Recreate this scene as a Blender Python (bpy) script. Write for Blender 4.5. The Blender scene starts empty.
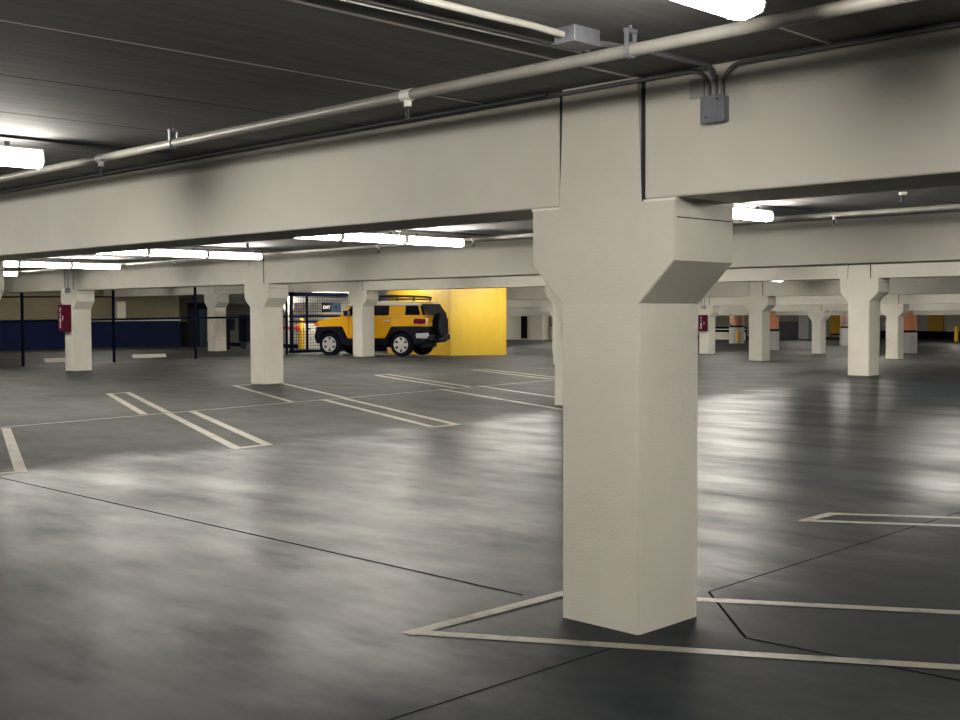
import bpy, bmesh, math, random
from mathutils import Vector, Matrix
random.seed(7)
PI = math.pi
scene = bpy.context.scene
COL = scene.collection

# ------------------------------------------------------------------ grid of the garage
SU, SV = 8.78, 9.90            # column spacing along the beams / across the bays
CW, CD = 0.252, 0.256          # half column width / depth
ZT, ZH, ZL, ZC = 1.645, 1.85, 2.15, 2.75   # corbel start, corbel full, beam seat, ceiling
KNOT = [(-30, 0), (0, 0), (9.9, .09), (19.8, .19), (29.7, -.02), (39.6, -.25), (49.5, -.50), (59.4, -.74), (69.3, -.66), (100, -.5)]


def dz(y):
    for (a, za), (b, zb) in zip(KNOT, KNOT[1:]):
        if y <= b:
            return za + (zb - za) * (y - a) / (b - a)
    return KNOT[-1][1]


# ------------------------------------------------------------------ materials
def mat(name, col, rough=.5, metal=0., emit=None, strength=0., spec=None):
    m = bpy.data.materials.new(name)
    m.use_nodes = True
    b = m.node_tree.nodes['Principled BSDF']
    b.inputs['Base Color'].default_value = (*col, 1)
    b.inputs['Roughness'].default_value = rough
    b.inputs['Metallic'].default_value = metal
    if spec is not None:
        b.inputs['Specular IOR Level'].default_value = spec
    if emit:
        b.inputs['Emission Color'].default_value = (*emit, 1)
        b.inputs['Emission Strength'].default_value = strength
    return m


def N(m, t, **kw):
    n = m.node_tree.nodes.new(t)
    for k, v in kw.items():
        setattr(n, k, v)
    return n


def L(m, a, b):
    m.node_tree.links.new(a, b)


def noise(m, vec, scale, detail=4, rough=.6):
    n = N(m, 'ShaderNodeTexNoise')
    n.inputs['Scale'].default_value = scale
    n.inputs['Detail'].default_value = detail
    n.inputs['Roughness'].default_value = rough
    L(m, vec, n.inputs['Vector'])
    return n


def ramp(m, fac, stops):
    r = N(m, 'ShaderNodeValToRGB')
    e = r.color_ramp.elements
    while len(e) < len(stops):
        e.new(.5)
    for el, (p, c) in zip(e, stops):
        el.position = p
        el.color = (*c, 1) if len(c) == 3 else c
    L(m, fac, r.inputs['Fac'])
    return r


def mapping(m, scale=(1, 1, 1)):
    tc = N(m, 'ShaderNodeNewGeometry')
    mp = N(m, 'ShaderNodeMapping')
    mp.inputs['Scale'].default_value = scale
    L(m, tc.outputs['Position'], mp.inputs['Vector'])
    return mp.outputs['Vector']


def mottled(name, c0, c1, rough=.6, scale=3., bump=0.0, bscale=60., spec=.4, lo=.35, hi=.65):
    m = mat(name, c0, rough, spec=spec)
    b = m.node_tree.nodes['Principled BSDF']
    v = mapping(m)
    n = noise(m, v, scale)
    r = ramp(m, n.outputs['Fac'], [(lo, c0), (hi, c1)])
    L(m, r.outputs['Color'], b.inputs['Base Color'])
    if bump:
        n2 = noise(m, v, bscale, 3)
        bp = N(m, 'ShaderNodeBump')
        bp.inputs['Strength'].default_value = bump
        bp.inputs['Distance'].default_value = .01
        L(m, n2.outputs['Fac'], bp.inputs['Height'])
        L(m, bp.outputs['Normal'], b.inputs['Normal'])
    return m


def floor_material():
    m = mat('polished_concrete', (.08, .08, .08), .35)
    b = m.node_tree.nodes['Principled BSDF']
    v = mapping(m)
    v2 = mapping(m, (.55, 1.3, 1))
    big = noise(m, v, .35, 5, .6)
    mid = noise(m, v2, 1.3, 6, .65)
    fine = noise(m, v, 9, 5, .7)
    mx = N(m, 'ShaderNodeMath', operation='ADD')
    L(m, big.outputs['Fac'], mx.inputs[0]); L(m, mid.outputs['Fac'], mx.inputs[1])
    mx2 = N(m, 'ShaderNodeMath', operation='MULTIPLY_ADD')
    L(m, fine.outputs['Fac'], mx2.inputs[0]); mx2.inputs[1].default_value = .35
    L(m, mx.outputs[0], mx2.inputs[2])
    r = ramp(m, mx2.outputs[0], [(.0, (.006, .009, .012)), (.5, (.012, .015, .018)), (1., (.034, .036, .038))])
    mr = N(m, 'ShaderNodeMapRange')
    mr.inputs['From Min'].default_value = .75; mr.inputs['From Max'].default_value = 1.6
    L(m, mx2.outputs[0], mr.inputs['Value'])
    L(m, mr.outputs['Result'], r.inputs['Fac'])
    # the drive aisle is polished by tyres, the stalls on both sides stay matt and dusty
    geo = N(m, 'ShaderNodeNewGeometry')
    sep = N(m, 'ShaderNodeSeparateXYZ'); L(m, geo.outputs['Position'], sep.inputs[0])
    wob = noise(m, v2, .7, 5, .65)
    xw = N(m, 'ShaderNodeMath', operation='MULTIPLY_ADD'); L(m, wob.outputs['Fac'], xw.inputs[0]); xw.inputs[1].default_value = 3.; L(m, sep.outputs['X'], xw.inputs[2])
    def step(a, bb):
        q = N(m, 'ShaderNodeMapRange', interpolation_type='SMOOTHSTEP')
        q.inputs['From Min'].default_value = a; q.inputs['From Max'].default_value = bb
        L(m, xw.outputs[0], q.inputs['Value'])
        return q
    left, right = step(-6.0, -7.2), step(.9, 2.3)
    mask = N(m, 'ShaderNodeMath', operation='MAXIMUM')
    L(m, left.outputs['Result'], mask.inputs[0]); L(m, right.outputs['Result'], mask.inputs[1])

    def mixf(a_out, val):
        q = N(m, 'ShaderNodeMapRange')
        L(m, mask.outputs[0], q.inputs['Value']); L(m, a_out, q.inputs['To Min']); q.inputs['To Max'].default_value = val
        return q.outputs['Result']
    dust = N(m, 'ShaderNodeMixRGB', blend_type='ADD'); dust.inputs['Fac'].default_value = 1.
    dl = N(m, 'ShaderNodeVectorMath', operation='SCALE'); dl.inputs[0].default_value = (.036, .034, .029)
    st = noise(m, v2, 1.1, 6, .7)
    sv = N(m, 'ShaderNodeMapRange'); L(m, st.outputs['Fac'], sv.inputs['Value'])
    sv.inputs['From Min'].default_value = .3; sv.inputs['From Max'].default_value = .7
    sv.inputs['To Min'].default_value = .35; sv.inputs['To Max'].default_value = 1.55
    dm = N(m, 'ShaderNodeMath', operation='MULTIPLY'); L(m, left.outputs['Result'], dm.inputs[0]); L(m, sv.outputs['Result'], dm.inputs[1])
    L(m, dm.outputs[0], dl.inputs['Scale'])
    L(m, r.outputs['Color'], dust.inputs[1]); L(m, dl.outputs['Vector'], dust.inputs[2])
    L(m, dust.outputs['Color'], b.inputs['Base Color'])
    # worn gloss in blotches
    g = noise(m, v2, .8, 4, .6)
    rr = N(m, 'ShaderNodeMapRange')
    rr.inputs['From Min'].default_value = .3; rr.inputs['From Max'].default_value = .7
    rr.inputs['To Min'].default_value = .29; rr.inputs['To Max'].default_value = .44
    L(m, g.outputs['Fac'], rr.inputs['Value'])
    L(m, mixf(rr.outputs['Result'], .62), b.inputs['Roughness'])
    g2 = noise(m, v2, .95, 5, .6)
    sl = N(m, 'ShaderNodeMapRange')
    sl.inputs['From Min'].default_value = .35; sl.inputs['From Max'].default_value = .65
    sl.inputs['To Min'].default_value = .018; sl.inputs['To Max'].default_value = .078
    L(m, g2.outputs['Fac'], sl.inputs['Value'])
    L(m, mixf(sl.outputs['Result'], .05), b.inputs['Specular IOR Level'])
    return m


def ceiling_material():
    # precast planks laid across the bays, 1.22 m wide, seams caulked pale or left open
    m = mat('precast_plank', (.2, .2, .2), .85, spec=.2)
    b = m.node_tree.nodes['Principled BSDF']
    geo = N(m, 'ShaderNodeNewGeometry')
    sep = N(m, 'ShaderNodeSeparateXYZ')
    L(m, geo.outputs['Position'], sep.inputs[0])
    d = N(m, 'ShaderNodeMath', operation='DIVIDE'); 
    sh = N(m, 'ShaderNodeMath', operation='SUBTRACT'); L(m, sep.outputs['X'], sh.inputs[0]); sh.inputs[1].default_value = .21
    L(m, sh.outputs[0], d.inputs[0]); d.inputs[1].default_value = 1.035
    rnd = N(m, 'ShaderNodeMath', operation='ROUND'); L(m, d.outputs[0], rnd.inputs[0])
    sub = N(m, 'ShaderNodeMath', operation='SUBTRACT'); L(m, d.outputs[0], sub.inputs[0]); L(m, rnd.outputs[0], sub.inputs[1])
    ab = N(m, 'ShaderNodeMath', operation='ABSOLUTE'); L(m, sub.outputs[0], ab.inputs[0])
    lt = N(m, 'ShaderNodeMath', operation='LESS_THAN'); L(m, ab.outputs[0], lt.inputs[0])
    wd = N(m, 'ShaderNodeMath', operation='COMPARE'); L(m, rnd.outputs[0], wd.inputs[0]); wd.inputs[1].default_value = 0.; wd.inputs[2].default_value = .3
    wm = N(m, 'ShaderNodeMath', operation='MULTIPLY_ADD'); L(m, wd.outputs[0], wm.inputs[0]); wm.inputs[1].default_value = .006; wm.inputs[2].default_value = .009
    L(m, wm.outputs[0], lt.inputs[1])
    wn = N(m, 'ShaderNodeTexWhiteNoise', noise_dimensions='1D'); 
    of = N(m, 'ShaderNodeMath', operation='GREATER_THAN'); L(m, rnd.outputs[0], of.inputs[0]); of.inputs[1].default_value = -1.5
    cs = N(m, 'ShaderNodeMixRGB'); L(m, of.outputs[0], cs.inputs['Fac'])
    cs.inputs[1].default_value = (.02, .02, .025, 1); cs.inputs[2].default_value = (.85, .78, .74, 1)
    v = mapping(m, (6, .6, 1))
    n = noise(m, v, 2.2, 5)
    r = ramp(m, n.outputs['Fac'], [(.3, (.135, .137, .14)), (.7, (.20, .20, .20))])
    mx = N(m, 'ShaderNodeMixRGB'); L(m, lt.outputs[0], mx.inputs['Fac'])
    L(m, r.outputs['Color'], mx.inputs[1]); L(m, cs.outputs['Color'], mx.inputs[2])
    # planks beyond the first beam are given a lighter base colour
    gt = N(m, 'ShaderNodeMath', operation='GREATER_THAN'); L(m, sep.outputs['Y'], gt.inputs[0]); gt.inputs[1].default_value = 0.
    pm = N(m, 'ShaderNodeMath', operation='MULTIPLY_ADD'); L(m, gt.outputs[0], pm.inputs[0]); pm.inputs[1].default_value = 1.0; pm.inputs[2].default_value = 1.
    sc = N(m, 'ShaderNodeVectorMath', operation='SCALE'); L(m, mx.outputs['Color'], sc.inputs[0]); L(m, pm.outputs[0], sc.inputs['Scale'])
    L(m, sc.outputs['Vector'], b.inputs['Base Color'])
    return m


M = {}
M['paint'] = mottled('painted_concrete', (.55, .53, .465), (.61, .59, .52), .62, 1.2, .25, 90)
M['beam'] = mottled('painted_beam_concrete', (.54, .52, .46), (.60, .58, .515), .62, .9, .25, 90)
M['floor'] = floor_material()
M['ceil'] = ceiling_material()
M['line'] = mottled('worn_line_paint', (.04, .04, .036), (.17, .162, .125), .5, 6., lo=.32, hi=.5)
M['line_far'] = mottled('worn_cream_line_paint', (.08, .072, .056), (.20, .172, .13), .5, 5., lo=.3, hi=.48)
M['joint'] = mat('joint_sealant', (.010, .010, .014), .9, spec=0.)
M['filler'] = mat('joint_filler_grey', (.035, .042, .055), .8, spec=.1)
M['diffuser'] = mat('lamp_diffuser', (.9, .9, .88), .4, emit=(1., .94, .84), strength=80.)
M['housing'] = mat('lamp_housing', (.55, .55, .53), .45)
M['pipe'] = mottled('painted_pipe', (.24, .235, .215), (.31, .30, .27), .4, 3.)
M['galv'] = mottled('galvanised_steel', (.17, .18, .21), (.26, .27, .30), .45, 8., spec=.5)
M['galv'].node_tree.nodes['Principled BSDF'].inputs['Metallic'].default_value = .5
M['conduit'] = mat('weathered_conduit', (.16, .165, .18), .45, .5)
M['dark_metal'] = mat('dark_steel', (.05, .055, .07), .5, .3)
M['bronze'] = mat('sprinkler_black', (.02, .02, .03), .4, .3)
M['white'] = mat('white_enamel', (.75, .74, .70), .45)
M['blue_wall'] = mottled('blue_wall_paint', (.003, .007, .032), (.005, .010, .040), .8, 1.5, spec=.06)
M['beige_wall'] = mottled('beige_wall_paint', (.15, .125, .07), (.18, .155, .09), .7, 1.)
M['cream'] = mottled('cream_wall_paint', (.62, .58, .48), (.66, .62, .52), .7, 1.)
M['yellow_wall'] = mottled('yellow_wall_paint', (.38, .25, .014), (.42, .275, .018), .5, 1.5)
M['fence_blue'] = mat('navy_steel', (.002, .003, .011), .8, spec=.04)
M['wire'] = mat('fence_wire', (.02, .02, .022), .8, spec=.05)
M['red'] = mat('fire_red', (.07, .0015, .016), .6, spec=.1)
M['yellow_post'] = mat('safety_yellow', (.65, .38, .02), .5)
M['red_arm'] = mat('barrier_red', (.6, .05, .03), .5)
M['orange'] = mottled('orange_column_paint', (.60, .22, .10), (.52, .19, .10), .6, 1.2)
M['mural'] = mottled('faded_orange_blue_paint', (.10, .16, .20), (.50, .25, .13), .6, .9, lo=.42, hi=.52)
M['grey_col'] = mat('grey_column_paint', (.36, .36, .35), .6)
M['amber'] = mat('amber_wall_paint', (.75, .40, .02), .6)
M['black'] = mat('flat_black', (.004, .004, .007), .8, spec=.03)
M['stop'] = mat('pale_wheel_stop_concrete', (.6, .58, .52), .7)
M['panel_blue'] = mat('slate_blue_panel', (.016, .026, .048), .8, spec=.05)
# vehicle
M['car_yellow'] = mat('vehicle_yellow_paint', (.82, .43, .014), .22, spec=.6)
M['car_white'] = mat('vehicle_white_roof', (.82, .81, .78), .3)
M['car_black'] = mat('vehicle_black_plastic', (.003, .004, .012), .6, spec=.15)
M['glass'] = mat('dark_tinted_glass', (.003, .004, .010), .05, spec=.15)
M['tyre'] = mat('tyre_rubber', (.004, .004, .011), .8, spec=.12)
M['alloy'] = mat('alloy_rim', (.78, .78, .78), .3, .6)
M['tail'] = mat('tail_lamp_red', (.16, .004, .03), .2)
M['signal'] = mat('orange_lens', (.7, .12, .02), .25)
M['silver'] = mat('silver_bumper', (.55, .55, .56), .35, .3)


# ------------------------------------------------------------------ mesh helpers
def bm_box(bm, x0, x1, y0, y1, z0, z1):
    vs = [bm.verts.new((x, y, z)) for z in (z0, z1) for x, y in ((x0, y0), (x1, y0), (x1, y1), (x0, y1))]
    for f in ((3, 2, 1, 0), (4, 5, 6, 7), (0, 1, 5, 4), (1, 2, 6, 5), (2, 3, 7, 6), (3, 0, 4, 7)):
        bm.faces.new([vs[i] for i in f])
    return vs


def bm_prism(bm, prof, a0, a1, axis='y', inset=None):
    """profile polygon (two coordinates) swept along axis; inset(p, side) may move a vertex"""
    def P(u, w, a, s):
        q = (u, a, w) if axis == 'y' else ((a, u, w) if axis == 'x' else (u, w, a))
        return inset(q, s) if inset else q
    A = [bm.verts.new(P(u, w, a0, 0)) for u, w in prof]
    B = [bm.verts.new(P(u, w, a1, 1)) for u, w in prof]
    n = len(prof)
    bm.faces.new(A); bm.faces.new(B[::-1])
    for i in range(n):
        bm.faces.new((A[i], B[i], B[(i + 1) % n], A[(i + 1) % n]))
    return A + B


def bm_tube(bm, pts, r, seg=10, cap=True):
    pts = [Vector(p) for p in pts]
    rings = []
    up = Vector((0, 0, 1))
    for i, p in enumerate(pts):
        t = (pts[min(i + 1, len(pts) - 1)] - pts[max(i - 1, 0)]).normalized()
        ref = up if abs(t.z) < .95 else Vector((1, 0, 0))
        a = t.cross(ref).normalized(); b = t.cross(a).normalized()
        rings.append([bm.verts.new(p + (a * math.cos(2 * PI * k / seg) + b * math.sin(2 * PI * k / seg)) * r) for k in range(seg)])
    for A, B in zip(rings, rings[1:]):
        for k in range(seg):
            bm.faces.new((A[k], A[(k + 1) % seg], B[(k + 1) % seg], B[k]))
    if cap:
        bm.faces.new(rings[0][::-1]); bm.faces.new(rings[-1])


def bm_lathe(bm, prof, c=(0, 0, 0), axis='z', seg=24, ring_only=False):
    """prof: list of (radius, height)"""
    rings = []
    c = Vector(c)
    for r, h in prof:
        ring = []
        for k in range(seg):
            a = 2 * PI * k / seg
            q = {'z': (r * math.cos(a), r * math.sin(a), h), 'y': (r * math.cos(a), h, r * math.sin(a)), 'x': (h, r * math.cos(a), r * math.sin(a))}[axis]
            ring.append(bm.verts.new(c + Vector(q)))
        rings.append(ring)
    for A, B in (list(zip(rings, rings[1:])) + ([(rings[-1], rings[0])] if ring_only else [])):
        for k in range(seg):
            bm.faces.new((A[k], A[(k + 1) % seg], B[(k + 1) % seg], B[k]))
    if not ring_only:
        bm.faces.new(rings[0][::-1]); bm.faces.new(rings[-1])


def obj(name, bm, m, parent=None, smooth=False, bevel=0., seg=2, loc=None, angle=35):
    bmesh.ops.recalc_face_normals(bm, faces=bm.faces)
    me = bpy.data.meshes.new(name)
    bm.to_mesh(me); bm.free()
    me.materials.append(m)
    o = bpy.data.objects.new(name, me)
    COL.objects.link(o)
    if parent:
        o.parent = parent
    if loc:
        o.location = loc
    if bevel:
        md = o.modifiers.new('bevel', 'BEVEL'); md.width = bevel; md.segments = seg; md.limit_method = 'ANGLE'; md.angle_limit = math.radians(40)
        smooth = True
    if smooth:
        for p in me.polygons:
            p.use_smooth = True
        try:
            me.set_sharp_from_angle(angle=math.radians(angle))
        except Exception:
            pass
        if bevel:
            wn = o.modifiers.new('wn', 'WEIGHTED_NORMAL'); wn.keep_sharp = False
            for e in me.edges:
                e.use_edge_sharp = False
    return o


def box(name, x0, x1, y0, y1, z0, z1, m, parent=None, bevel=0.):
    bm = bmesh.new(); bm_box(bm, x0, x1, y0, y1, z0, z1)
    return obj(name, bm, m, parent, bevel=bevel)


def tube(name, pts, r, m, parent=None, seg=10):
    bm = bmesh.new(); bm_tube(bm, pts, r, seg)
    return obj(name, bm, m, parent, smooth=True)


def tag(o, label, cat, group=None, kind=None):
    o['label'] = label; o['category'] = cat
    if group: o['group'] = group
    if kind: o['kind'] = kind
    return o


def thing(name, label, cat, loc=(0, 0, 0), rz=0., group=None):
    o = bpy.data.objects.new(name, None)
    COL.objects.link(o)
    o.location = loc; o.rotation_euler = (0, 0, rz); o.empty_display_size = .1
    return tag(o, label, cat, group)


def struct(o):
    o['kind'] = 'structure'
    return o


def dup(root, loc, label, group=None, rz=None):
    r = root.copy(); COL.objects.link(r); r.location = loc
    if rz is not None: r.rotation_euler = (0, 0, rz)
    r['label'] = label
    if group: r['group'] = group
    for ch in list(root.children):
        c = ch.copy(); COL.objects.link(c); c.parent = r
        for g in list(ch.children):
            d = g.copy(); COL.objects.link(d); d.parent = c
    return r


def text_mesh(name, s, size, m, parent, mat4, extrude=.002):
    cu = bpy.data.curves.new('lettering', 'FONT')
    cu.body = s; cu.size = size; cu.extrude = extrude; cu.align_x = 'CENTER'; cu.align_y = 'CENTER'; cu.space_line = .85
    t = bpy.data.objects.new('lettering', cu); COL.objects.link(t)
    bpy.context.view_layer.update()
    me = bpy.data.meshes.new_from_object(t.evaluated_get(bpy.context.evaluated_depsgraph_get()))
    bpy.data.objects.remove(t); bpy.data.curves.remove(cu)
    me.transform(mat4)
    me.materials.clear(); me.materials.append(m)
    o = bpy.data.objects.new(name, me); COL.objects.link(o); o.parent = parent
    return o


# ------------------------------------------------------------------ the shell
YS = [-14, 0, 9.9, 19.8, 29.7, 39.6, 49.5, 59.4, 69.3, 88]
X0, X1 = -84, 16


def sheet(name, zoff, thick, m):
    bm = bmesh.new()
    prof = [(y, dz(y) + zoff) for y in YS] + [(y, dz(y) + zoff + thick) for y in reversed(YS)]
    bm_prism(bm, prof, X0, X1, axis='x')
    return struct(obj(name, bm, m))


sheet('floor', 0, -.25, M['floor'])
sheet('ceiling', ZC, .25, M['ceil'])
struct(box('wall_front', X0, X1, -14.3, -14, -.3, 3.1, M['grey_col']))
struct(box('wall_right', X1, X1 + .3, -14, 88, -1, 3.2, M['grey_col']))
struct(box('wall_back', X0, X1, 88, 88.3, -1, 3.0, M['cream']))
struct(box('wall_far_left', X0 - .3, X0, -14, 88, -1, 3.2, M['cream']))


def joint(bm, pts, w=.014):
    for (xa, ya), (xb, yb) in zip(pts, pts[1:]):
        d = Vector((xb - xa, yb - ya)).normalized(); n = Vector((-d.y, d.x)) * w / 2
        k = max(1, int(math.hypot(xb - xa, yb - ya) / 2))
        prev = None
        for i in range(k + 1):
            x = xa + (xb - xa) * i / k; y = ya + (yb - ya) * i / k
            q = [bm.verts.new((x + s * n.x, y + s * n.y, dz(y) + .0015)) for s in (-1, 1)]
            if prev: bm.faces.new((prev[0], q[0], q[1], prev[1]))
            prev = q


bm = bmesh.new()
joint(bm, [(-26.5, -.13), (-8.0, -.10), (-.72, -.05)], .022)
joint(bm, [(0, .73), (.66, .07)], .016)
joint(bm, [(.66, .07), (5.5, .4)], .018)
joint(bm, [(.30, -.5), (.30, -6)], .012)
joint(bm, [(0, .73), (-.06, 9.1)], .012)
struct(obj('trim_1', bm, M['joint']))

# ------------------------------------------------------------------ columns
COLLAB = {
    (0, 0): 'large pale concrete column with T-shaped head, nearest to the viewer',
    (-1, 0): 'pale concrete column just beyond the left edge, its corner barely in view',
    (-1, 1): 'pale concrete column half hidden directly behind the nearest big column',
    (-2, 1): 'pale concrete column left of the barrier gate, in front of the fence',
    (-3, 1): 'pale concrete column carrying a dark red cabinet and an alarm bell, near the fence',
    (-3, 2): 'slim pale concrete column standing in front of the yellow off-roader',
    (-4, 2): 'pale concrete column seen through the wire fence',
    (-1, 2): 'pale concrete column with T-shaped head, largest of those right of the front column',
    (-2, 3): 'pale concrete column under the single far ceiling lamp, right of the front column',
    (-3, 4): 'distant pale concrete column with a red lettered cabinet, beside the front column',
    (-2, 4): 'distant pale column just right of the largest right-hand column, before an orange one',
    (-3, 5): 'thin distant pale column standing beside the amber yellow wall panel',
    (-2, 2): 'pale concrete column hidden behind the nearest column, second row',
    (-3, 3): 'pale concrete column hidden behind the nearest column, third row',
    (-4, 3): 'pale concrete column behind the yellow wall block',
    (-5, 3): 'pale concrete column behind the barrier gate',
    (0, 1): 'pale concrete column beyond the right edge, second row',
    (-4, 4): 'pale concrete column hidden far behind the nearest column',
    (-4, 5): 'distant pale column left of the red cabinet column',
    (0, 2): 'pale concrete column beyond the right edge, third row',
}


def make_column(label):
    t = thing('concrete_column', label, 'column', group='concrete columns of the garage')
    bm = bmesh.new(); bm_box(bm, -CW, CW, -CD, CD, -.03, ZT)
    eds = [e for e in bm.edges if abs(e.verts[0].co.z - e.verts[1].co.z) > .5]
    bmesh.ops.bevel(bm, geom=eds, offset=.018, segments=3, affect='EDGES', profile=.5)
    obj('shaft', bm, M['paint'], t, smooth=True, angle=20)
    bm = bmesh.new()
    e = .46
    prof = [(-CW, ZT), (CW, ZT), (e, ZH), (e, ZL - .012), (CW, ZL - .012), (CW, ZC), (-CW, ZC), (-CW, ZL - .012), (-e, ZL - .012), (-e, ZH)]
    bm_prism(bm, prof, -CD, CD)
    ed = [x for x in bm.edges if abs(x.verts[0].co.y - x.verts[1].co.y) < .01 and abs(x.verts[0].co.z - x.verts[1].co.z) > .05]
    bmesh.ops.bevel(bm, geom=ed, offset=.014, segments=3, affect='EDGES', profile=.5)
    h = obj('corbel_head', bm, M['paint'], t, smooth=True, angle=20)
    for s in (-1, 1):
        bm = bmesh.new(); bm_box(bm, e + .0005 if s > 0 else -e - .001, e + .001 if s > 0 else -e - .0005, -CD + .02, CD - .02, 2.055, 2.060)
        obj('form_line', bm, M['joint'], h)
        a, b2 = (CW + .001, CW + .021) if s > 0 else (-CW - .021, -CW - .001)
        box('joint_filler', a, b2, -CD + .012, CD - .012, ZL, ZC - .003, M['filler'], h)
    return t


proto = None
for (i, j), lab in COLLAB.items():
    loc = (i * SU, j * SV, dz(j * SV))
    if proto is None:
        proto = make_column(lab); proto.location = loc
    else:
        dup(proto, loc, lab)

# two-tone columns of the lower end
TT = [(-3, 6, 'orange', 'round column, orange above and grey below, rightmost of the distant ones'),
      (-4, 6, 'orange', 'round column painted orange above grey, beside the pale column under the far lamp'),
      (-5, 7, 'mural', 'distant round column, patchy orange and blue above grey, with a small yellow plate'),
      (-4, 7, 'mural', 'distant round column, brown and blue above grey, beside the amber wall panel'),
      (-7, 7, 'mural', 'distant round column, orange and blue above grey, beside the cream wall with a dark slot')]
for i, j, k, lab in TT:
    t = thing('round_column', lab, 'column', (i * SU, j * SV, dz(j * SV)), 0, 'two-tone round columns at the far end')
    bm = bmesh.new(); bm_lathe(bm, [(.55, -.03), (.55, 1.15), (.53, 1.17)], seg=28); obj('grey_base', bm, M['grey_col'], t, smooth=True)
    bm = bmesh.new(); bm_lathe(bm, [(.50, 1.17), (.50, 1.3)], seg=28); obj('black_band', bm, M['black'], t, smooth=True)
    bm = bmesh.new(); bm_lathe(bm, [(.52, 1.3), (.52, ZL), (.52, ZC)], seg=28); obj('painted_top', bm, M[k], t, smooth=True)
    if (i, j) == (-5, 7):
        box('yellow_plate', .40, .46, -.62, -.30, .15, .95, M['amber'], t)

# ------------------------------------------------------------------ beams
ROWNAME = {0: 'nearest', 1: 'second', 2: 'third', 3: 'fourth', 4: 'fifth', 5: 'sixth', 6: 'seventh', 7: 'eighth'}
SP = {0: (-2, 1), 1: (-5, 1), 2: (-6, 1), 3: (-6, 0), 4: (-7, -1), 5: (-7, -1), 6: (-8, -1), 7: (-9, -2)}
BL = {(0, -1): 'long pale concrete beam running left from the nearest column',
      (0, 0): 'pale concrete beam running right from the nearest column, with grey junction box',
      (0, -2): 'pale concrete beam continuing beyond the left edge from the nearest row',
      (1, -3): 'second-row concrete beam between the red-cabinet column and the next column right',
      (1, -2): 'second-row concrete beam over the yellow off-roader, left of the nearest column',
      (1, -1): 'second-row concrete beam behind the right side of the nearest column',
      (1, -4): 'second-row concrete beam left of the red-cabinet column',
      (2, -2): 'third-row concrete beam between the yellow wall block and the largest right-hand column',
      (2, -3): 'third-row concrete beam right of the slim column before the off-roader',
      (2, -1): 'third-row concrete beam right of the largest right-hand column',
      (2, -4): 'third-row concrete beam over the mesh gate',
      (3, -3): 'fourth-row concrete beam left of the column under the far lamp',
      (3, -2): 'fourth-row concrete beam right of the column under the far lamp'}
WORD = ['first', 'second', 'third', 'fourth', 'fifth', 'sixth', 'seventh', 'eighth', 'ninth', 'tenth']
for j, (a, b) in SP.items():
    for i in range(a, b):
        lab = BL.get((j, i), 'pale concrete beam of the %s row from the viewer, %s span from the left' % (ROWNAME[j], WORD[i - a]))
        t = thing('concrete_beam', lab, 'beam', ((i + .5) * SU, j * SV, dz(j * SV)), 0, 'concrete beams across the garage')
        h = SU / 2 - CW - .022
        box('girder', -h, h, -CD + .008, CD - .008, ZL, ZC - .002, M['beam'], t, bevel=.014)
        for s in (-1, 1):
            box('bearing_pad', s * h - (.0 if s < 0 else .19), s * h + (.19 if s < 0 else .0), -CD + .003, CD - .003, ZL - .012, ZL, M['white'], t)

# ------------------------------------------------------------------ strip lights
def make_lamp(length, label, group):
    t = thing('fluorescent_strip_light', label, 'ceiling light', group=group)
    # origin: right-hand end, runs towards -y
    l = length
    bm = bmesh.new()
    prof = [(-.066, .050), (-.075, -.004), (-.066, -.028), (-.036, -.041), (0, -.044), (.036, -.041), (.066, -.028), (.075, -.004), (.066, .050)]
    bm_prism(bm, prof, -l + .012, -.012)
    obj('diffuser', bm, M['diffuser'], t, smooth=True, angle=60)
    h = box('housing', -.058, .058, -l, 0, .051, .074, M['housing'], t)
    for y in (-l, -.011):
        bm = bmesh.new()
        bm_prism(bm, [(-.068, .052), (-.078, -.006), (-.068, -.032), (0, -.048), (.068, -.032), (.078, -.006), (.068, .052)], y, y + .011)
        obj('end_cap', bm, M['housing'], t)
    for y in (-l * .2, -l * .8):
        box('hanger', -.012, .012, y - .012, y + .012, .072, .115, M['dark_metal'], t)
    return t


SEC = 1.085
lampA = None
ROWS = []   # (x, y_end, z, description, sections)
ROWS += [(1.60, -1.44, 2.625, 'bright row overhead at the top edge', 2),
         (-3.75, -1.44, 2.60, 'row at the left edge above the nearest beam', 2),
         (-9.1, -1.44, 2.60, 'row beyond the left edge', 2)
         ]
ROWS += [(-3.42, 6.95, 2.675, 'row just right of the nearest column head', 3),
         (-8.62, 7.12, 2.612, 'row above the yellow off-roader', 3),
         (-14.12, 7.38, 2.622, 'row left of the one above the off-roader', 3),
         (-20.2, 7.85, 2.628, 'row above the red-cabinet column', 3),
         (-25.9, 8.05, 2.625, 'lowest row at the left edge', 3),
         (2.1, 7.2, 2.68, 'first row beyond the right edge', 3),
         (7.6, 7.2, 2.68, 'third row beyond the right edge', 3),
         (4.9, 7.2, 2.68, 'added second fill row beyond the right edge', 3)]  # unseen extra run, added to brighten the nearest column's right face
SNAME = ['right end', 'middle section', 'left end']
for x, ye, z, d, n in ROWS:
    for k in range(n):
        lab = 'lit fluorescent strip, %s of the %s' % (SNAME[k], d)
        loc = (x, ye - k * (SEC + .05), z)
        if lampA is None:
            lampA = make_lamp(SEC, lab, 'fluorescent strips hung along the bays'); lampA.location = loc
        else:
            dup(lampA, loc, lab)
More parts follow.
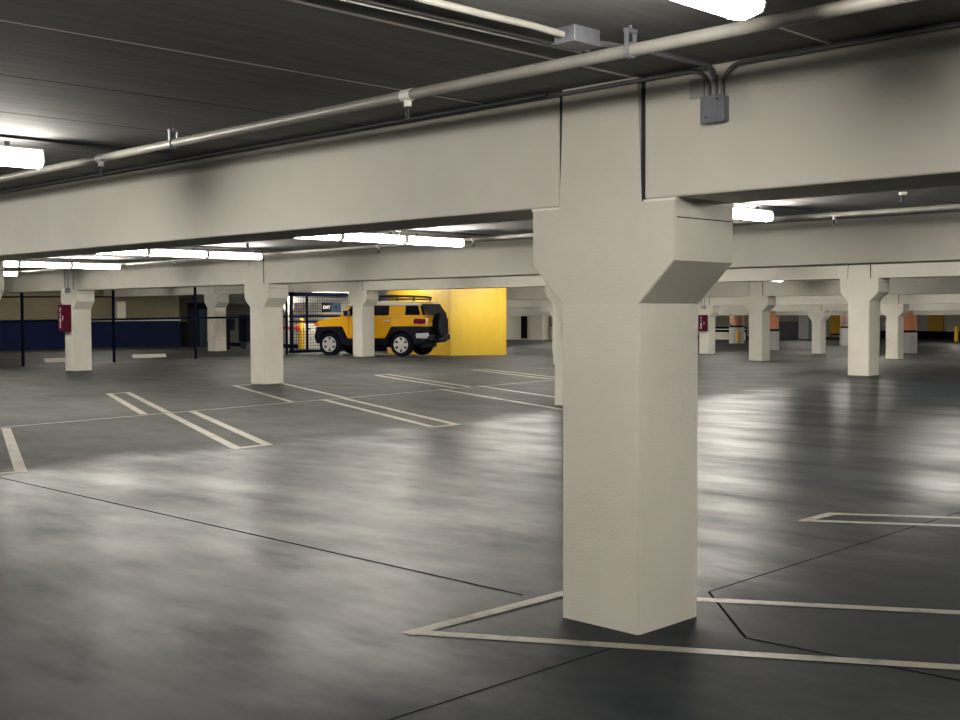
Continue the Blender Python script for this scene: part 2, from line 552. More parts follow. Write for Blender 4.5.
# deeper bays: one long fixture per run
lampB = None
FAR = []
for bay, xs in ((2, [5.9, .5, -4.9, -10.3, -15.7, -21.1, -26.5]), (3, [-15.45, -24.6]),
                (4, [-10.5, -17, -23.5, -30, -36.5]), (5, [-14, -22, -30, -38, -46]), (6, [-20, -30, -40, -50, -60]), (7, [-22, -34, -46, -58, -70]), (8, [-30, -42, -54, -66])):
    for q, x in enumerate(xs):
        y = bay * SV - 2.2
        lab = 'long lit strip light in the %s bay back, %s from the right' % (WORD[bay], WORD[q])
        if (bay, q) == (3, 0): lab = 'small distant lit strip above the column right of the nearest one'
        loc = (x, y, dz(y) + (2.562 if bay == 3 else 2.60))
        if lampB is None:
            lampB = make_lamp(3.6, lab, 'fluorescent strips in the deeper bays'); lampB.location = loc
        else:
            dup(lampB, loc, lab)
for (x, y, z, lab) in [(-36.7, 27.6, 2.45, 'small lit strip light behind the mesh gate'),
                       (-28.2, 23.5, 2.62, 'long lit fluorescent strip over the parked off-roader'),
                       
                       (-38.0, 17.6, 2.70, 'added long fill strip light behind the wire fence, by the column'),  # added to lift the wall behind the fence
                       (-44.0, 31.6, 2.4, 'added long fill strip light behind the barrier gate')]:  # added to light the back left area
    dup(lampB, (x, y, z), lab)

# a thin conduit fixed along the ceiling over every near row, carrying the hangers
for x, ye, z, d, n in ROWS:
    pts = []
    y1 = ye + 1.0
    for q in range(7):
        y = ye - 3.6 + (y1 - ye + 3.6) * q / 6
        pts.append((x, y, z + .148))
    o = tube('lamp_rail', pts, .013, M['dark_metal'], seg=8)
    tag(o, 'thin dark hanging rail over the lit %s' % d, 'rail', 'hanging rails of the strip lights')

# ------------------------------------------------------------------ sprinkler pipes
def pipe_run(name, pts, r, label, heads, hangers, drop=.10):
    t = thing(name, label, 'pipe', (0, 0, 0), 0, 'sprinkler pipes along the beams')
    tube('pipe_length', pts, r, M['pipe'], t, seg=14)
    def at(x):
        for a, b in zip(pts, pts[1:]):
            if min(a[0], b[0]) <= x <= max(a[0], b[0]):
                f = (x - a[0]) / (b[0] - a[0]); return Vector(a).lerp(Vector(b), f)
    for x in heads:
        p = at(x)
        bm = bmesh.new(); bm_lathe(bm, [(.030, -.035), (.030, .035)], p, 'x', 12)
        bm_lathe(bm, [(.020, -.055), (.020, -.02)], p, 'z', 10)
        f = obj('tee_fitting', bm, M['white'], t, smooth=True)
        bm = bmesh.new(); bm_lathe(bm, [(.011, -.055 - drop * .55), (.011, -.055)], p, 'z', 8)
        bm_lathe(bm, [(.020, -.055 - drop * .62), (.020, -.055 - drop * .55)], p, 'z', 10)
        obj('sprinkler_head', bm, M['bronze'], f, smooth=True)
    for x in hangers:
        p = at(x)
        bm = bmesh.new()
        bm_lathe(bm, [(.034, -.011), (.034, .011)], p, 'x', 14)
        bm_box(bm, p.x - .010, p.x + .010, p.y - .03, p.y - .024, p.z, p.z + .075)
        bm_box(bm, p.x - .010, p.x + .010, p.y + .024, p.y + .03, p.z, p.z + .075)
        bm_box(bm, p.x - .012, p.x + .012, p.y - .032, p.y + .032, p.z + .07, p.z + .085)
        bm_lathe(bm, [(.006, .08), (.006, dz(p.y) + ZC - p.z)], p, 'z', 8)
        obj('pipe_hanger', bm, M['galv'], t)
    return t


pipe_run('sprinkler_pipe', [(-16, -1.02, 2.66), (-5.4, -1.02, 2.655), (-.3, -1.10, 2.65), (3.5, -1.10, 2.65), (8, -1.1, 2.65)], .026,
         'long pale sprinkler pipe crossing the ceiling in front of the nearest beam', [-3.68, -.50], [-2.72, .85])
pipe_run('sprinkler_pipe', [(-29.6, 8.28, 2.695), (-20, 8.0, 2.70), (-8, 7.62, 2.715), (8, 7.55, 2.72)], .030,
         'thin pale sprinkler pipe in front of the second-row beam', [-2.95, -8.9, -11.2, -18], [-5, -15])
for x, y, lab in [(-1.65, 6.59, 'small dark sprinkler head on the ceiling planks at the right'),
                  (-12.89, 6.3, 'small sprinkler head on the ceiling above the column left of the barrier'),
                  (-9.07, 6.3, 'small sprinkler head on the ceiling just above the lit strips')]:
    t = thing('ceiling_sprinkler', lab, 'sprinkler', (x, y, dz(y) + ZC), 0, 'sprinkler heads fixed to the planks')
    bm = bmesh.new(); bm_lathe(bm, [(.04, -.03), (.04, 0)], seg=14); obj('collar', bm, M['white'], t, smooth=True)
    bm = bmesh.new(); bm_lathe(bm, [(.026, -.10), (.02, -.03)], seg=12); obj('nozzle', bm, M['bronze'], t, smooth=True)

# ------------------------------------------------------------------ conduits and boxes on the near beam
yb = -CD + .008
t = thing('junction_box', 'grey metal junction box on the nearest beam, right of the column', 'electrical box', (.70, yb, 2.475))
box('box_body', -.058, .058, -.05, 0, 0, .115, M['galv'], t, bevel=.004)
box('lid', -.064, .064, -.057, -.051, -.005, .12, M['galv'], t, bevel=.003)
for sx in (-.03, .03):
    bm = bmesh.new(); bm_lathe(bm, [(.005, -.061), (.005, -.057)], (sx, 0, .02 if sx < 0 else .098), 'y', 8)
    obj('screw', bm, M['dark_metal'], t)
o = box('bracket_plate', .545, .625, yb - .012, yb, 2.60, 2.69, M['grey_col']); tag(o, 'dark square plate on the nearest beam behind the conduits', 'plate')


def arc(c, r, a0, a1, u, v, n=8):
    c, u, v = Vector(c), Vector(u), Vector(v)
    return [c + u * (r * math.cos(a0 + (a1 - a0) * k / n)) + v * (r * math.sin(a0 + (a1 - a0) * k / n)) for k in range(n + 1)]


X_, Y_, Z_ = (1, 0, 0), (0, 1, 0), (0, 0, 1)
yc = yb - .028
CZ = ZC - .025
pts = [(-16, yc, CZ), (-.3, yc, CZ)] + [tuple(p) for p in arc((.565, yc, CZ - .10), .10, PI / 2, 0, X_, Z_)] + [(.665, yc, 2.585)]
tag(tube('conduit', pts, .0105, M['conduit']), 'grey conduit along the top of the nearest beam, ending left in the junction box', 'conduit')
pts = [(8, yc, CZ), (.84, yc, CZ)] + [tuple(p) for p in arc((.84, yc, CZ - .10), .10, PI / 2, PI, X_, Z_)] + [(.74, yc, 2.585)]
tag(tube('conduit', pts, .0105, M['conduit']), 'grey conduit running right along the nearest beam from the junction box', 'conduit')
pts = [(-16, yc - .045, CZ), (-6, yc - .045, CZ), (-.30, yc - .045, CZ)]
tag(tube('conduit', pts, .009, M['dark_metal']), 'thin dark second conduit beside the grey one, along the left nearest beam', 'conduit')
pts = [(.70, yc, 2.585), (.70, yc, CZ - .09)] + [tuple(p) for p in arc((.70, yc - .08, CZ - .08), .08, 0, PI / 2, Y_, Z_)] + [(.69, -.75, CZ), (.66, -1.06, CZ - .01)]
tag(tube('conduit', pts, .012, M['galv']), 'middle grey conduit rising from the junction box to the ceiling box', 'conduit')
t = thing('ceiling_box', 'grey steel ceiling box in the conduit above the sprinkler pipe', 'electrical box', (.655, -1.20, ZC), .0)
box('box_body', -.055, .055, -.08, .08, -.06, 0, M['galv'], t, bevel=.004)
box('cover', -.06, .06, -.085, .085, -.067, -.061, M['galv'], t)
tag(tube('conduit', [(.655, -1.29, CZ - .01), (.64, -1.45, CZ), (.63, -1.7, CZ), (.62, -4.5, CZ)], .014, M['pipe']), 'pale conduit running from the ceiling box towards the top edge', 'conduit')
for q, (xa, lab) in enumerate([(.34, 'thin bright wire conduit on the ceiling, outer of the pair'), (.385, 'thin bright wire conduit on the ceiling, inner of the pair')]):
    tag(tube('wire_conduit', [(xa, -6, ZC - .01), (xa + .02, -3, ZC - .01), (xa + .08, -.9, ZC - .01)], .006, M['white'], seg=8), lab, 'conduit', 'pair of thin conduits by the ceiling box')

# ------------------------------------------------------------------ parking lines
def strip(bm, pts, w, zo=.003):
    prev = None
    P = []
    for (xa, ya), (xb, yb_) in zip(pts, pts[1:]):
        k = max(1, int(math.hypot(xb - xa, yb_ - ya) / .8))
        for i in range(k):
            P.append((xa + (xb - xa) * i / k, ya + (yb_ - ya) * i / k))
    P.append(pts[-1])
    for i, (x, y) in enumerate(P):
        a = P[max(0, i - 1)]; b = P[min(len(P) - 1, i + 1)]
        d = Vector((b[0] - a[0], b[1] - a[1])).normalized(); n = Vector((-d.y, d.x)) * w / 2
        q = [bm.verts.new((x + s * n.x, y + s * n.y, dz(y + s * n.y) + zo)) for s in (-1, 1)]
        if prev: bm.faces.new((prev[0], q[0], q[1], prev[1]))
        prev = q


def hairpin(xcap, ycap, half, slope, xend, label, w=.09, m='line', cap=True):
    bm = bmesh.new()
    for s in (-1, 1):
        y0 = ycap + s * half
        strip(bm, [(xcap, y0), (xend, y0 + slope * (xend - xcap))], w, .003)
    if cap:
        strip(bm, [(xcap, ycap - half - .05), (xcap, ycap + half + .05)], w, .0036)
    o = obj('parking_line', bm, M[m])
    return tag(o, label, 'floor marking', 'painted stall divider lines')


hairpin(-.58, -.42, .58, .60, 7, 'worn pale stall line pair wrapping the foot of the nearest column', .085)
hairpin(-.72, 3.27, .20, .60, 7, 'narrow double stall line right of the nearest column, at the right edge', .085)
hairpin(-7.95, -.35, .58, -.392, -12.45, 'single broad stall line at the left edge of the floor', .12, 'line_far')
hairpin(-7.95, 3.02, .22, -.392, -12.75, 'double stall line pointing right, nearest one in the left middle floor', .12, 'line_far')
hairpin(-7.95, 6.15, .22, -.392, -12.95, 'double stall line in the middle floor, ending left of the nearest column', .11, 'line_far')
hairpin(-7.95, 9.45, .55, -.392, -13.2, 'wide stall line pair wrapping the half-hidden column', .11, 'line_far')
hairpin(-17.45, 6.34, .20, -.392, -12.84, 'double stall line beyond the cross line at the left', .12, 'line_far')
hairpin(-17.45, 9.57, .58, -.392, -13.0, 'wide stall line pair wrapping the column left of the barrier', .11, 'line_far')
hairpin(-17.85, 13.4, .20, -.392, -13.2, 'double stall line on the floor before the yellow wall, left one', .11, 'line_far')
hairpin(-17.6, 16.4, .20, -.392, -13.4, 'faint far double stall line nearest the yellow wall', .10, 'line_far')
bm = bmesh.new(); strip(bm, [(-12.3, -4), (-12.6, 1.9), (-12.9, 7.5), (-13.2, 14), (-13.4, 18)], .06, .0025)
tag(obj('cross_line', bm, M['line_far']), 'thin long pale line crossing the left floor between the stalls', 'floor marking')

# ------------------------------------------------------------------ red cabinets
def red_cabinet(x, y, z, label, letters):
    t = thing('extinguisher_cabinet', label, 'fire cabinet', (x, y, z), 0, 'red fire cabinets on columns')
    box('cabinet_body', -.18, .18, -.20, 0, 0, .72, M['red'], t, bevel=.01)
    d = box('door', -.165, .165, -.212, -.201, .015, .705, M['red'], t, bevel=.004)
    box('pull', .115, .135, -.228, -.213, .30, .42, M['silver'], d)
    if letters:
        text_mesh('lettering', 'F\nI\nR\nE', .165, M['white'], d, Matrix.Translation((-.03, -.2125, .36)) @ Matrix.Rotation(PI / 2, 4, 'X'))
    return t


red_cabinet(-3 * SU - .03, SV - CD + .003, dz(SV) + 1.05, 'dark red fire cabinet on the column before the fence, at the left', True)
red_cabinet(-3 * SU + .02, 4 * SV - CD + .003, dz(4 * SV) + 1.02, 'dark red lettered fire cabinet on the distant column beside the nearest one', True)
t = thing('alarm_bell', 'small pale alarm horn and grey box on the beam above the red cabinet', 'alarm', (-3 * SU - .05, SV - CD, dz(SV) + 2.08))
bm = bmesh.new(); bm_lathe(bm, [(.03, 0), (.075, -.02), (.08, -.07), (.05, -.09)], (-.10, 0, .06), 'y', 16); obj('horn', bm, M['white'], t, smooth=True)
box('backbox', .02, .15, -.09, 0, -.0, .13, M['galv'], t, bevel=.008)
for sx in (-.10, .085):
    tube('drop_conduit', [(sx, -.03, .10), (sx, -.03, .66)], .014, M['galv'], t, seg=8)

t = thing('wall_horn', 'small grey box with conduits above the distant lettered cabinet', 'alarm', (-3 * SU, 4 * SV - CD, dz(4 * SV) + 2.0))
box('backbox', -.02, .10, -.09, 0, -.0, .16, M['galv'], t)
for sx in (-.12, .04):
    tube('drop_conduit', [(sx, -.03, .12 if sx > 0 else .0), (sx, -.03, .745)], .016, M['galv'], t, seg=8)

# ------------------------------------------------------------------ left end: fence, gate, walls
FX = -29.85
PY = [3.9, 6.95, 9.92, 12.78, 15.65, 19.25]
fence = thing('wire_fence', 'long grey chain-link fence with navy posts and rail across the left background', 'fence', (FX, 0, 0))
for q, y in enumerate(PY):
    bm = bmesh.new(); bm_tube(bm, [(0, 0, 0), (0, 0, ZC)], .045, 10)
    obj('fence_post', bm, M['fence_blue'], fence, smooth=True, loc=(0, y, dz(y)))
tube('mid_rail', [(0, y, dz(y) + 1.32) for y in PY], .035, M['fence_blue'], fence)
tube('upper_rail', [(0, y, dz(y) + 2.02) for y in PY[:4]], .022, M['fence_blue'], fence)


def wire_panel(name, ya, yb_, z0, z1, pitch, r, m, x, label=None, parent=None, square=False):
    bm = bmesh.new()
    w, h = yb_ - ya, z1 - z0
    segs = []
    if square:
        k = int(w / pitch)
        for i in range(1, k): segs.append(((ya + w * i / k, z0), (ya + w * i / k, z1)))
        k2 = int(h / pitch)
        for i in range(1, k2): segs.append(((ya, z0 + h * i / k2), (yb_, z0 + h * i / k2)))
    else:
        k = int((w + h) / pitch)
        for i in range(1, k):
            s = (w + h) * i / k
            a = (min(s, w), max(0, s - w)); b = (max(0, s - h), min(s, h))
            segs.append(((ya + a[0], z0 + a[1]), (ya + b[0], z0 + b[1])))
            segs.append(((yb_ - a[0], z0 + a[1]), (yb_ - b[0], z0 + b[1])))
    for (a, za), (b, zb) in segs:
        bm_tube(bm, [(0, a, za), (0, b, zb)], r, 3, cap=False)
    o = obj(name, bm, m, parent, loc=(x, 0, 0))
    return o


for a, b in zip(PY[1:], PY[2:]):
    wire_panel('wire_mesh', a + .05, b - .05, dz((a + b) / 2) + .02, dz((a + b) / 2) + ZC - .03, .085, .0024, M['wire'], 0, parent=fence)

gy0, gy1 = 19.35, 22.25
t = thing('mesh_gate', 'tall navy mesh gate in a steel frame behind the off-roader bonnet', 'gate', (FX, gy0, dz(20.8)))
gl = gy1 - gy0
bm = bmesh.new()
bm_box(bm, -.04, .04, .05, .15, .06, 2.18); bm_box(bm, -.04, .04, gl - .16, gl - .02, .06, 2.4)
bm_box(bm, -.04, .04, .0, gl, 2.03, 2.18); bm_box(bm, -.04, .04, .0, gl, .06, .16)
bm_box(bm, -.03, .03, .0, gl, 1.30, 1.38); bm_box(bm, -.03, .03, .0, gl, 1.12, 1.18)
bm_box(bm, -.03, .03, .75, .81, .06, 2.18)
obj('gate_frame', bm, M['fence_blue'], t)
o = wire_panel('gate_mesh', .1, gl - .1, .1, 2.1, .10, .008, M['fence_blue'], 0, parent=t, square=True)
t2 = thing('gate_sign', 'small two-part sign plate wired to the mesh gate', 'sign', (FX + .06, 21.15, dz(20.8) + 1.48))
box('black_half', -.005, .005, -.42, 0, 0, .34, M['black'], t2)
box('slate_half', -.005, .005, .0, .42, 0, .34, M['panel_blue'], t2)
text_mesh('lettering', 'EXIT', .155, M['white'], t2, Matrix.Translation((.0055, -.21, .17)) @ Matrix.Rotation(PI / 2, 4, 'Z') @ Matrix.Rotation(PI / 2, 4, 'X'))
bm = bmesh.new(); bm_box(bm, .005, .008, .16, .26, .13, .22); obj('symbol', bm, M['black'], t2)

# blue and beige wall
WX, WY = -43.6, 23.23
struct(box('wall_left', WX - .3, WX, -14, WY, -.1, ZC + .2, M['beige_wall']))
t = box('baseboard_left', WX, WX + .04, -14, WY, .0, dz(15) + 1.16, M['blue_wall']); struct(t)
t = box('trim_2', WX, WX + .07, -14, WY, dz(15) + 1.16, dz(15) + 1.21, M['cream']); struct(t)
t = box('trim_3', WX, WX + .35, 20.0, 20.4, dz(15) + 1.25, dz(15) + 2.0, M['cream']); struct(t)  # cream colour stands in for a patch of light on the wall
t = box('trim_4', WX, WX + .25, 18.6, 19.3, dz(15) + 1.25, ZC, M['beige_wall']); struct(t)
struct(box('wall_back_left', -62, -36.5, 33, 33.3, -.4, ZC + .1, M['cream']))
struct(box('wall_side_left', -62.3, -62, 0, 33.3, -.4, ZC + .2, M['cream']))
o = box('dark_kerb', -47.5, -33.5, 26.6, 26.9, -.05, .22, M['fence_blue']); tag(o, 'low dark kerb along the ground behind the fence', 'kerb')
o = box('slate_panel', -46.8, -44.9, 24.6, 24.75, dz(25) + .0, dz(25) + 1.15, M['panel_blue'], bevel=.01); tag(o, 'slate blue low panel at the right end of the navy wall', 'panel')
t = thing('overhead_panel', 'dark blue overhead panel behind the fence, left of the column seen through wire', 'panel', (-45.05, 25.3, dz(25.3)))
box('panel_face', -1.15, 1.15, -.1, .1, 1.72, 2.05, M['fence_blue'], t, bevel=.01)
for sx in (-.8, .8):
    tube('hanging_rod', [(sx, 0, 2.04), (sx, 0, ZC)], .02, M['fence_blue'], t, seg=8)
o = box('steel_post', -44.6, -43.5, 24.2, 24.6, dz(25), dz(25) + 1.75, M['panel_blue'], bevel=.02); tag(o, 'broad blue-grey upright behind the fence, left of the column seen through wire', 'post')

LAB = ['pale wheel stop on the floor half hidden by the red-cabinet column', 'long pale wheel stop on the floor behind the fence, right of the red-cabinet column',
       'pale wheel stop behind the fence near the column seen through the wire']
bm = bmesh.new(); bm_prism(bm, [(-.09, 0), (.09, 0), (.055, .12), (-.055, .12)], -.62, .62)
ws = obj('wheel_stop', bm, M['stop'], bevel=.01); tag(ws, LAB[0], 'wheel stop', 'wheel stops behind the fence')
ws.location = (-31.55, 11.95, dz(11.95))
for (x, y), lab in zip([(-31.9, 15.1)], LAB[1:]):
    c = ws.copy(); COL.objects.link(c); c.location = (x, y, dz(y)); c['label'] = lab

# barrier and machines behind the fence
bx, by = -37.65, 25.6
t = thing('barrier_gate', 'yellow barrier post with a red arm, seen through the mesh gate', 'barrier', (bx, by, dz(by)))
box('post', -.10, .10, -.10, .10, 0, 1.33, M['yellow_post'], t, bevel=.02)
box('arm', -2.9, -.02, -.16, -.11, .86, .96, M['red_arm'], t)
bm = bmesh.new(); bm_lathe(bm, [(.13, -.17), (.13, -.105)], (-.05, 0, .91), 'y', 16); obj('arm_hub', bm, M['red_arm'], t, smooth=True)
t = thing('ticket_cabinet', 'pale grey ticket cabinet behind the off-roader bonnet', 'cabinet', (-37.3, 26.0, dz(26)))
box('cabinet_body', -.35, .35, -.25, .25, 0, 1.08, M['white'], t, bevel=.02)
box('slot', -.12, .12, -.262, -.25, .86, .92, M['red'], t)
box('knob', .12, .18, -.27, -.25, .4, .52, M['galv'], t)
t = thing('ticket_machine', 'dark box on a thin post beside the dark cabinet, behind the fence', 'ticket machine', (-37.9, 22.1, dz(22.1)))
box('machine_head', -.24, .24, -.18, .18, .78, 1.25, M['fence_blue'], t, bevel=.02)
box('pole', -.06, .06, -.06, .06, 0, .78, M['fence_blue'], t)
t = thing('pay_station', 'dark upright machine just left of the column by the barrier, behind the fence', 'machine', (-38.6, 23.5, dz(23.5)))
box('machine_body', -.30, .30, -.25, .25, .30, 1.45, M['fence_blue'], t, bevel=.03)
box('plinth', -.22, .22, -.2, .2, 0, .30, M['dark_metal'], t)

# yellow block
struct(box('wall_yellow_block', -29.75, -26.35, 23.75, 26.6, -.05, ZC + .1, M['yellow_wall']))
# far cream wall with dark slot, amber panels
struct(box('wall_far_core', -66.4, -62.2, 68.4, 71, -1, 2.25, M['cream']))
o = box('slot_door', -64.55, -63.9, 68.32, 68.39, dz(68) + .12, dz(68) + 2.0, M['black']); tag(o, 'narrow dark door slot in the distant cream wall', 'door')
o = box('low_wall', -51.6, -48.4, 77.3, 77.6, dz(77), dz(77) + .60, M['cream']); tag(o, 'low cream wall far behind the lettered cabinet column', 'wall')
o = box('dark_opening', -51.6, -48.4, 77.7, 77.8, dz(77), dz(77) + 1.05, M['black']); tag(o, 'dark louvre opening above the low cream wall', 'opening')
o = box('louvre_bar', -51.6, -48.4, 77.62, 77.69, dz(77) + .80, dz(77) + .86, M['white']); tag(o, 'thin pale bar across the dark louvre opening', 'bar')
t = thing('amber_panel', 'bright amber yellow wall panel between two distant columns', 'panel', (-43.8, 84, dz(84)))
box('panel_face', -.62, .62, 0, .2, .42, 2.3, M['amber'], t)
box('black_skirting', -.62, .62, -.02, .2, .30, .42, M['black'], t)
o = box('amber_panel', -37.9, -36.7, 87.8, 87.998, dz(85) + .62, dz(84) + 2.4, M['amber']); tag(o, 'dull amber panel at the far right, right of the orange column', 'panel')
o = box('dark_band', -42.0, -30, 87.9, 87.998, dz(85) + .0, dz(85) + .62, M['black']); tag(o, 'dark band along the far right wall', 'wall band')
t = box('yellow_bollard', -32.65, -32.4, 80.5, 80.75, dz(80), dz(80) + 1.15, M['yellow_post'], bevel=.02); tag(t, 'small distant yellow post at the right edge', 'post')
o = box('dark_doorway', -49.4, -46.9, 83.5, 83.7, dz(83), dz(83) + 1.4, M['dark_metal']); tag(o, 'dark far doorway left of the thin distant column', 'opening')
o = box('grey_pier', -46.0, -45.1, 81.7, 82.3, dz(80) + .0, dz(80) + 2.4, M['grey_col']); tag(o, 'grey square pier left of the thin distant column', 'pier')

# ------------------------------------------------------------------ the yellow off-roader
def car():
    t = thing('off_road_vehicle', 'yellow off-road vehicle with white roof and rack, parked by the yellow wall', 'car')
    A = 1.345
    W = .92

    def sidecut(q, s):
        x, y, z = q
        # rounded plan at the nose
        k = 1. - .22 * max(0, (x - 1.5) / .55) - .05 * max(0, (-x - 1.9) / .4)
        return (x, y * k, z)
    # yellow body, no arches: they belong to the black cladding
    bm = bmesh.new()
    prof = [(1.72, 1.0), (1.90, 1.0), (1.97, 1.06), (1.95, 1.14), (1.80, 1.20), (1.4, 1.245), (1.0, 1.285), (.92, 1.33),
            (-2.18, 1.33), (-2.24, 1.27), (-2.26, 1.0), (-.98, 1.0), (-.74, .60), (.66, .60), (.86, 1.0)]
    bm_prism(bm, prof, -W, W, inset=sidecut)
    body = obj('body', bm, M['car_yellow'], t, bevel=.035, seg=3)
    bm = bmesh.new(); bm_prism(bm, [(1.86, 1.19), (1.0, 1.30), (.95, 1.335), (1.5, 1.30)], -.55, .55); obj('bonnet_bulge', bm, M['car_yellow'], body, bevel=.02)

    def arch(cx, r, z0, a0=None):
        h = math.acos(max(-1, min(1, (z0 - .40) / r)))
        return [(cx + r * math.sin(h - 2 * h * k / 12), .40 + r * math.cos(h - 2 * h * k / 12)) for k in range(13)]
    bm = bmesh.new()
    low = .36
    prof = [(1.93, .99), (1.98, .6), (1.92, .42)] + arch(A, .46, .42) + [(.62, .36), (-.78, .36)] + arch(-A, .46, .42) + \
           [(-2.18, .45), (-2.29, .60), (-2.27, .99), (-.99, .99), (-.76, .59), (.68, .59), (.88, .99)]
    bm_prism(bm, prof, -W - .035, W + .035, inset=sidecut)
    cl = obj('lower_cladding', bm, M['car_black'], t, bevel=.02)
    bm = bmesh.new(); bm_box(bm, -1.95, 1.8, -.62, .62, .30, .55); obj('chassis', bm, M['car_black'], t)
    # front bumper and rear bumper
    bm = bmesh.new(); bm_prism(bm, [(1.80, .48), (1.98, .52), (2.02, .66), (1.98, .80), (1.82, .82)], -.78, .78); fb = obj('front_bumper', bm, M['car_black'], t, bevel=.03)
    bm = bmesh.new(); bm_box(bm, 1.90, 2.0, -.70, .70, .52, .60); obj('skid_bar', bm, M['silver'], fb)
    bm = bmesh.new(); bm_prism(bm, [(-2.15, .52), (-2.34, .54), (-2.36, .72), (-2.15, .74)], -.9, .9); rb = obj('rear_bumper', bm, M['car_black'], t, bevel=.03)
    for s in (-1, 1):
        bm = bmesh.new(); bm_prism(bm, [(-1.93, .62), (-2.29, .60), (-2.35, .69), (-2.33, .80), (-1.91, .78)], s * .93 if s < 0 else .87, -.87 if s < 0 else .99)
        obj('bumper_corner', bm, M['silver'], rb, bevel=.02)['label'] = 'silver rear bumper corner'
    # cabin
    def tumble(q, s):
        x, y, z = q
        k = 1 - .17 * (z - 1.33) / .46
        return (x, y * k, z)
    bm = bmesh.new()
    bm_prism(bm, [(.98, 1.33), (.62, 1.74), (-2.0, 1.76), (-2.26, 1.33)], -.88, .88, inset=tumble)
    cab = obj('cabin', bm, M['car_yellow'], t, bevel=.02)
    bm = bmesh.new()
    bm_prism(bm, [(.74, 1.70), (.60, 1.80), (.2, 1.83), (-1.6, 1.83), (-1.98, 1.80), (-2.06, 1.70)], -.80, .80)
    obj('roof', bm, M['car_white'], t, bevel=.025)['label'] = 'white roof'
    # glass
    def pane(prof, s, name='side_window'):
        bm = bmesh.new()
        def off(q, ss):
            x, y, z = q
            yy = .88 * (1 - .17 * (z - 1.33) / .46)
            return (x, s * (yy + (.010 if ss else -.01)), z)
        bm_prism(bm, prof, 0, 1, inset=off)
        obj(name, bm, M['glass'], t)
    for s in (-1, 1):
        pane([(.80, 1.37), (.55, 1.69), (-.86, 1.71), (-.88, 1.37)], s)
        pane([(-1.48, 1.38), (-1.46, 1.70), (-1.90, 1.71), (-2.03, 1.38)], s, 'quarter_window')
        pane([(-2.12, 1.38), (-1.965, 1.73), (-2.02, 1.745), (-2.25, 1.38)], s, 'rear_corner_window')
    bm = bmesh.new(); bm_prism(bm, [(.96, 1.36), (.645, 1.72), (.66, 1.73), (.985, 1.37)], -.72, .72); obj('windscreen', bm, M['glass'], t)
    bm = bmesh.new(); bm_prism(bm, [(-2.25, 1.36), (-2.015, 1.74), (-2.04, 1.75), (-2.275, 1.36)], -.74, .74); obj('rear_window', bm, M['glass'], t)
    # lamps, mirror, handle
    for s in (-1, 1):
        y0, y1 = (s * .90, s * .955) if s > 0 else (s * .955, s * .90)
        bm = bmesh.new(); bm_prism(bm, [(-1.82, 1.10), (-2.14, 1.09), (-2.24, 1.12), (-2.25, 1.25), (-1.88, 1.27), (-1.82, 1.23)], min(y0, y1), max(y0, y1)); obj('tail_lamp', bm, M['tail'], t, bevel=.01)
        bm = bmesh.new(); bm_prism(bm, [(1.82, 1.01), (1.975, 1.01), (1.975, 1.11), (1.84, 1.11)], s * .78 if s < 0 else .72, s * .72 if s < 0 else .84); obj('turn_signal', bm, M['signal'], t)
        bm = bmesh.new(); bm_box(bm, -.93, -.70, s * .925 - .012, s * .925 + .015, 1.17, 1.215); obj('door_handle', bm, M['silver'], t, bevel=.006)
        bm = bmesh.new(); bm_box(bm, .56, .72, s * 1.0 - .09, s * 1.0 + .09, 1.36, 1.54); mi = obj('wing_mirror', bm, M['car_black'], t, bevel=.03)
        bm = bmesh.new(); bm_box(bm, .545, .56, s * 1.0 - .07, s * 1.0 + .07, 1.385, 1.515); obj('mirror_glass', bm, M['silver'], mi)
    # door seams
    for s in (-1, 1):
        bm = bmesh.new(); bm_box(bm, .60, .612, s * .922 - .004, s * .922 + .004, .64, 1.31); obj('door_seam', bm, M['car_black'], body)
        bm = bmesh.new(); bm_box(bm, -.95, -.938, s * .922 - .004, s * .922 + .004, 1.02, 1.31); obj('door_seam', bm, M['car_black'], body)
        bm = bmesh.new(); bm_box(bm, -.90, .85, s * .93 - .010, s * .93 + .012, 1.115, 1.14); obj('body_crease', bm, M['car_yellow'], body, bevel=.008)
    # wheels
    def wheel(x, y, s, nm='wheel'):
        bm = bmesh.new()
        bm_lathe(bm, [(.26, -.13), (.36, -.13), (.392, -.10), (.40, -.05), (.40, .05), (.392, .10), (.36, .13), (.26, .13)], (0, 0, 0), 'y', 32, True)
        w = obj(nm, bm, M['tyre'], t, smooth=True, loc=(x, y, .40))
        bm = bmesh.new()
        yo = s * .115
        bm_lathe(bm, [(.235, yo - .02), (.262, yo), (.262, yo + s * .02), (.235, yo + s * .02)], (0, 0, 0), 'y', 32, True)
        for k in range(6):
            a = 2 * PI * k / 6
            ca, sa = math.cos(a), math.sin(a)
            hw = .052
            q = []
            for r_, w_ in ((.05, hw * .9), (.25, hw * 1.25)):
                for ww in (-w_, w_):
                    for yy in (yo - s * .03, yo + s * .008):
                        q.append(bm.verts.new((r_ * ca - ww * sa, yy, r_ * sa + ww * ca)))
            for f in ((0, 1, 3, 2), (4, 5, 7, 6), (0, 1, 5, 4), (2, 3, 7, 6), (1, 3, 7, 5), (0, 2, 6, 4)):
                bm.faces.new([q[i] for i in f])
        bm_lathe(bm, [(.075, yo - .03), (.07, yo + s * .025)], (0, 0, 0), 'y', 20)
        rm = obj('rim', bm, M['alloy'], w)
        bm = bmesh.new(); bm_lathe(bm, [(.245, yo - s * .06), (.245, yo - s * .035)], (0, 0, 0), 'y', 24); obj('brake_disc', bm, M['car_black'], w)
    for x in (A, -A):
        for s in (-1, 1):
            wheel(x, s * .80, s)
    # spare with hard cover on the rear door
    bm = bmesh.new()
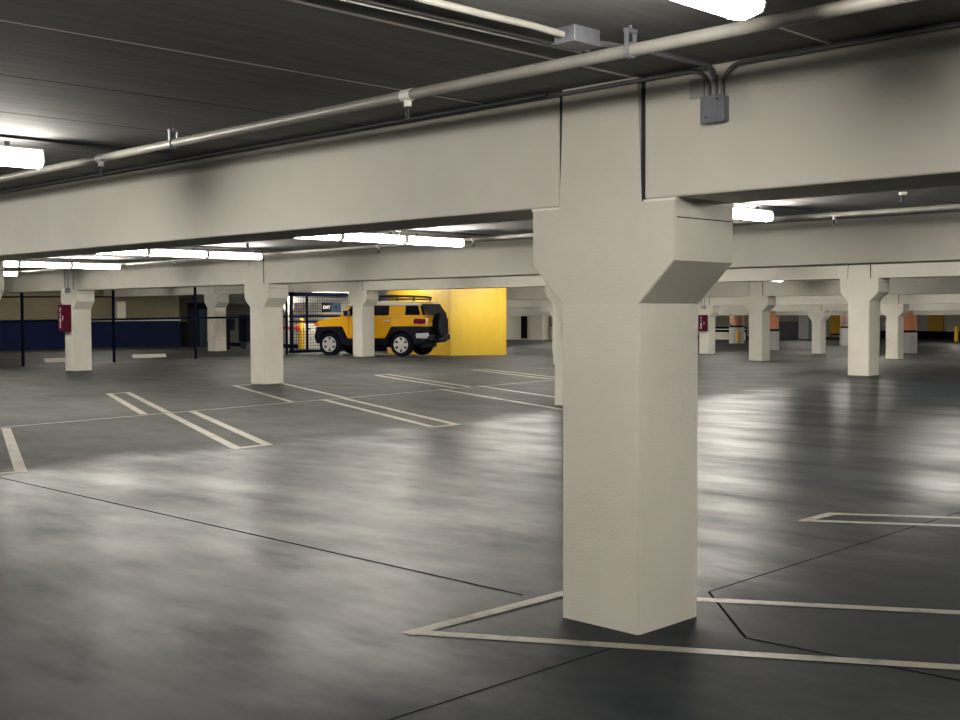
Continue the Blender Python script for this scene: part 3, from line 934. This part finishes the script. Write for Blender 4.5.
    bm_lathe(bm, [(.30, -2.23), (.405, -2.25), (.435, -2.30), (.435, -2.42), (.405, -2.47), (.33, -2.49), (.30, -2.48), (.12, -2.485)], (0, -.02, 1.05), 'x', 36)
    obj('spare_wheel', bm, M['tyre'], t, smooth=True)
    bm = bmesh.new(); bm_box(bm, -2.41, -2.361, -.26, .26, .54, .66); obj('number_plate_holder', bm, M['car_black'], t)
    # roof rack
    bm = bmesh.new()
    for s in (-1, 1):
        bm_tube(bm, [(.30, s * .62, 1.90), (.15, s * .66, 2.0), (-.9, s * .66, 2.03), (-1.6, s * .66, 1.99), (-1.75, s * .62, 1.97)], .034, 8)
        bm_tube(bm, [(.25, s * .66, 1.91), (-1.0, s * .66, 1.92), (-1.75, s * .66, 1.91)], .024, 8)
        for x in (.2, -.45, -1.1, -1.68):
            bm_tube(bm, [(x, s * .66, 1.99), (x, s * .66, 1.90), (x, s * .68, 1.81)], .018, 8)
    rk = obj('roof_rack', bm, M['car_black'], t, smooth=True)
    for x in (.2, -.2, -.6, -1.0, -1.4, -1.7):
        bm = bmesh.new(); bm_tube(bm, [(x, -.66, 1.915), (x, .66, 1.915)], .016, 8); obj('rack_bar', bm, M['car_black'], rk, smooth=True)
    return t


cr = car()
hx, hy = -2.48, -1.06
ang = math.atan2(hy, hx)
cr.rotation_euler = (0, 0, ang)
cx, cy = (-28.17 - 25.69) / 2, (19.87 + 20.93) / 2
# near-side track line passes through the observed wheel feet; step half a track towards the far side
nx, ny = math.sin(ang), -math.cos(ang)
cr.location = (cx + nx * .80, cy + ny * .80, dz(21.2) + .0)

# ------------------------------------------------------------------ world, camera, view
w = bpy.data.worlds.new('World'); scene.world = w; w.use_nodes = True
bg = w.node_tree.nodes['Background']
bg.inputs['Color'].default_value = (.5, .6, .7, 1); bg.inputs['Strength'].default_value = .02

cam = bpy.data.cameras.new('Camera')
cam.sensor_width = 36; cam.sensor_fit = 'HORIZONTAL'
cam.lens = 36 * 1178.67 / 960
cam.clip_end = 400
co = bpy.data.objects.new('Camera', cam); COL.objects.link(co)
y, p, r = [math.radians(a) for a in (45.022, 2.279, -.173)]
fw = Vector((-math.sin(y), math.cos(y), 0)); rt = Vector((math.cos(y), math.sin(y), 0)); up = Vector((0, 0, 1))
fw2 = fw * math.cos(p) - up * math.sin(p); up2 = up * math.cos(p) + fw * math.sin(p)
rt3 = rt * math.cos(r) + up2 * math.sin(r); up3 = up2 * math.cos(r) - rt * math.sin(r)
mw = Matrix.Identity(4)
for i in range(3):
    mw[i][0] = rt3[i]; mw[i][1] = up3[i]; mw[i][2] = -fw2[i]
mw[0][3], mw[1][3], mw[2][3] = 3.794, -4.9003, 1.6
co.matrix_world = mw
scene.camera = co

scene.view_settings.view_transform = 'Standard'
scene.view_settings.look = 'None'
scene.view_settings.gamma = 1
scene.view_settings.exposure = 0.2
scene.view_settings.use_curve_mapping = False
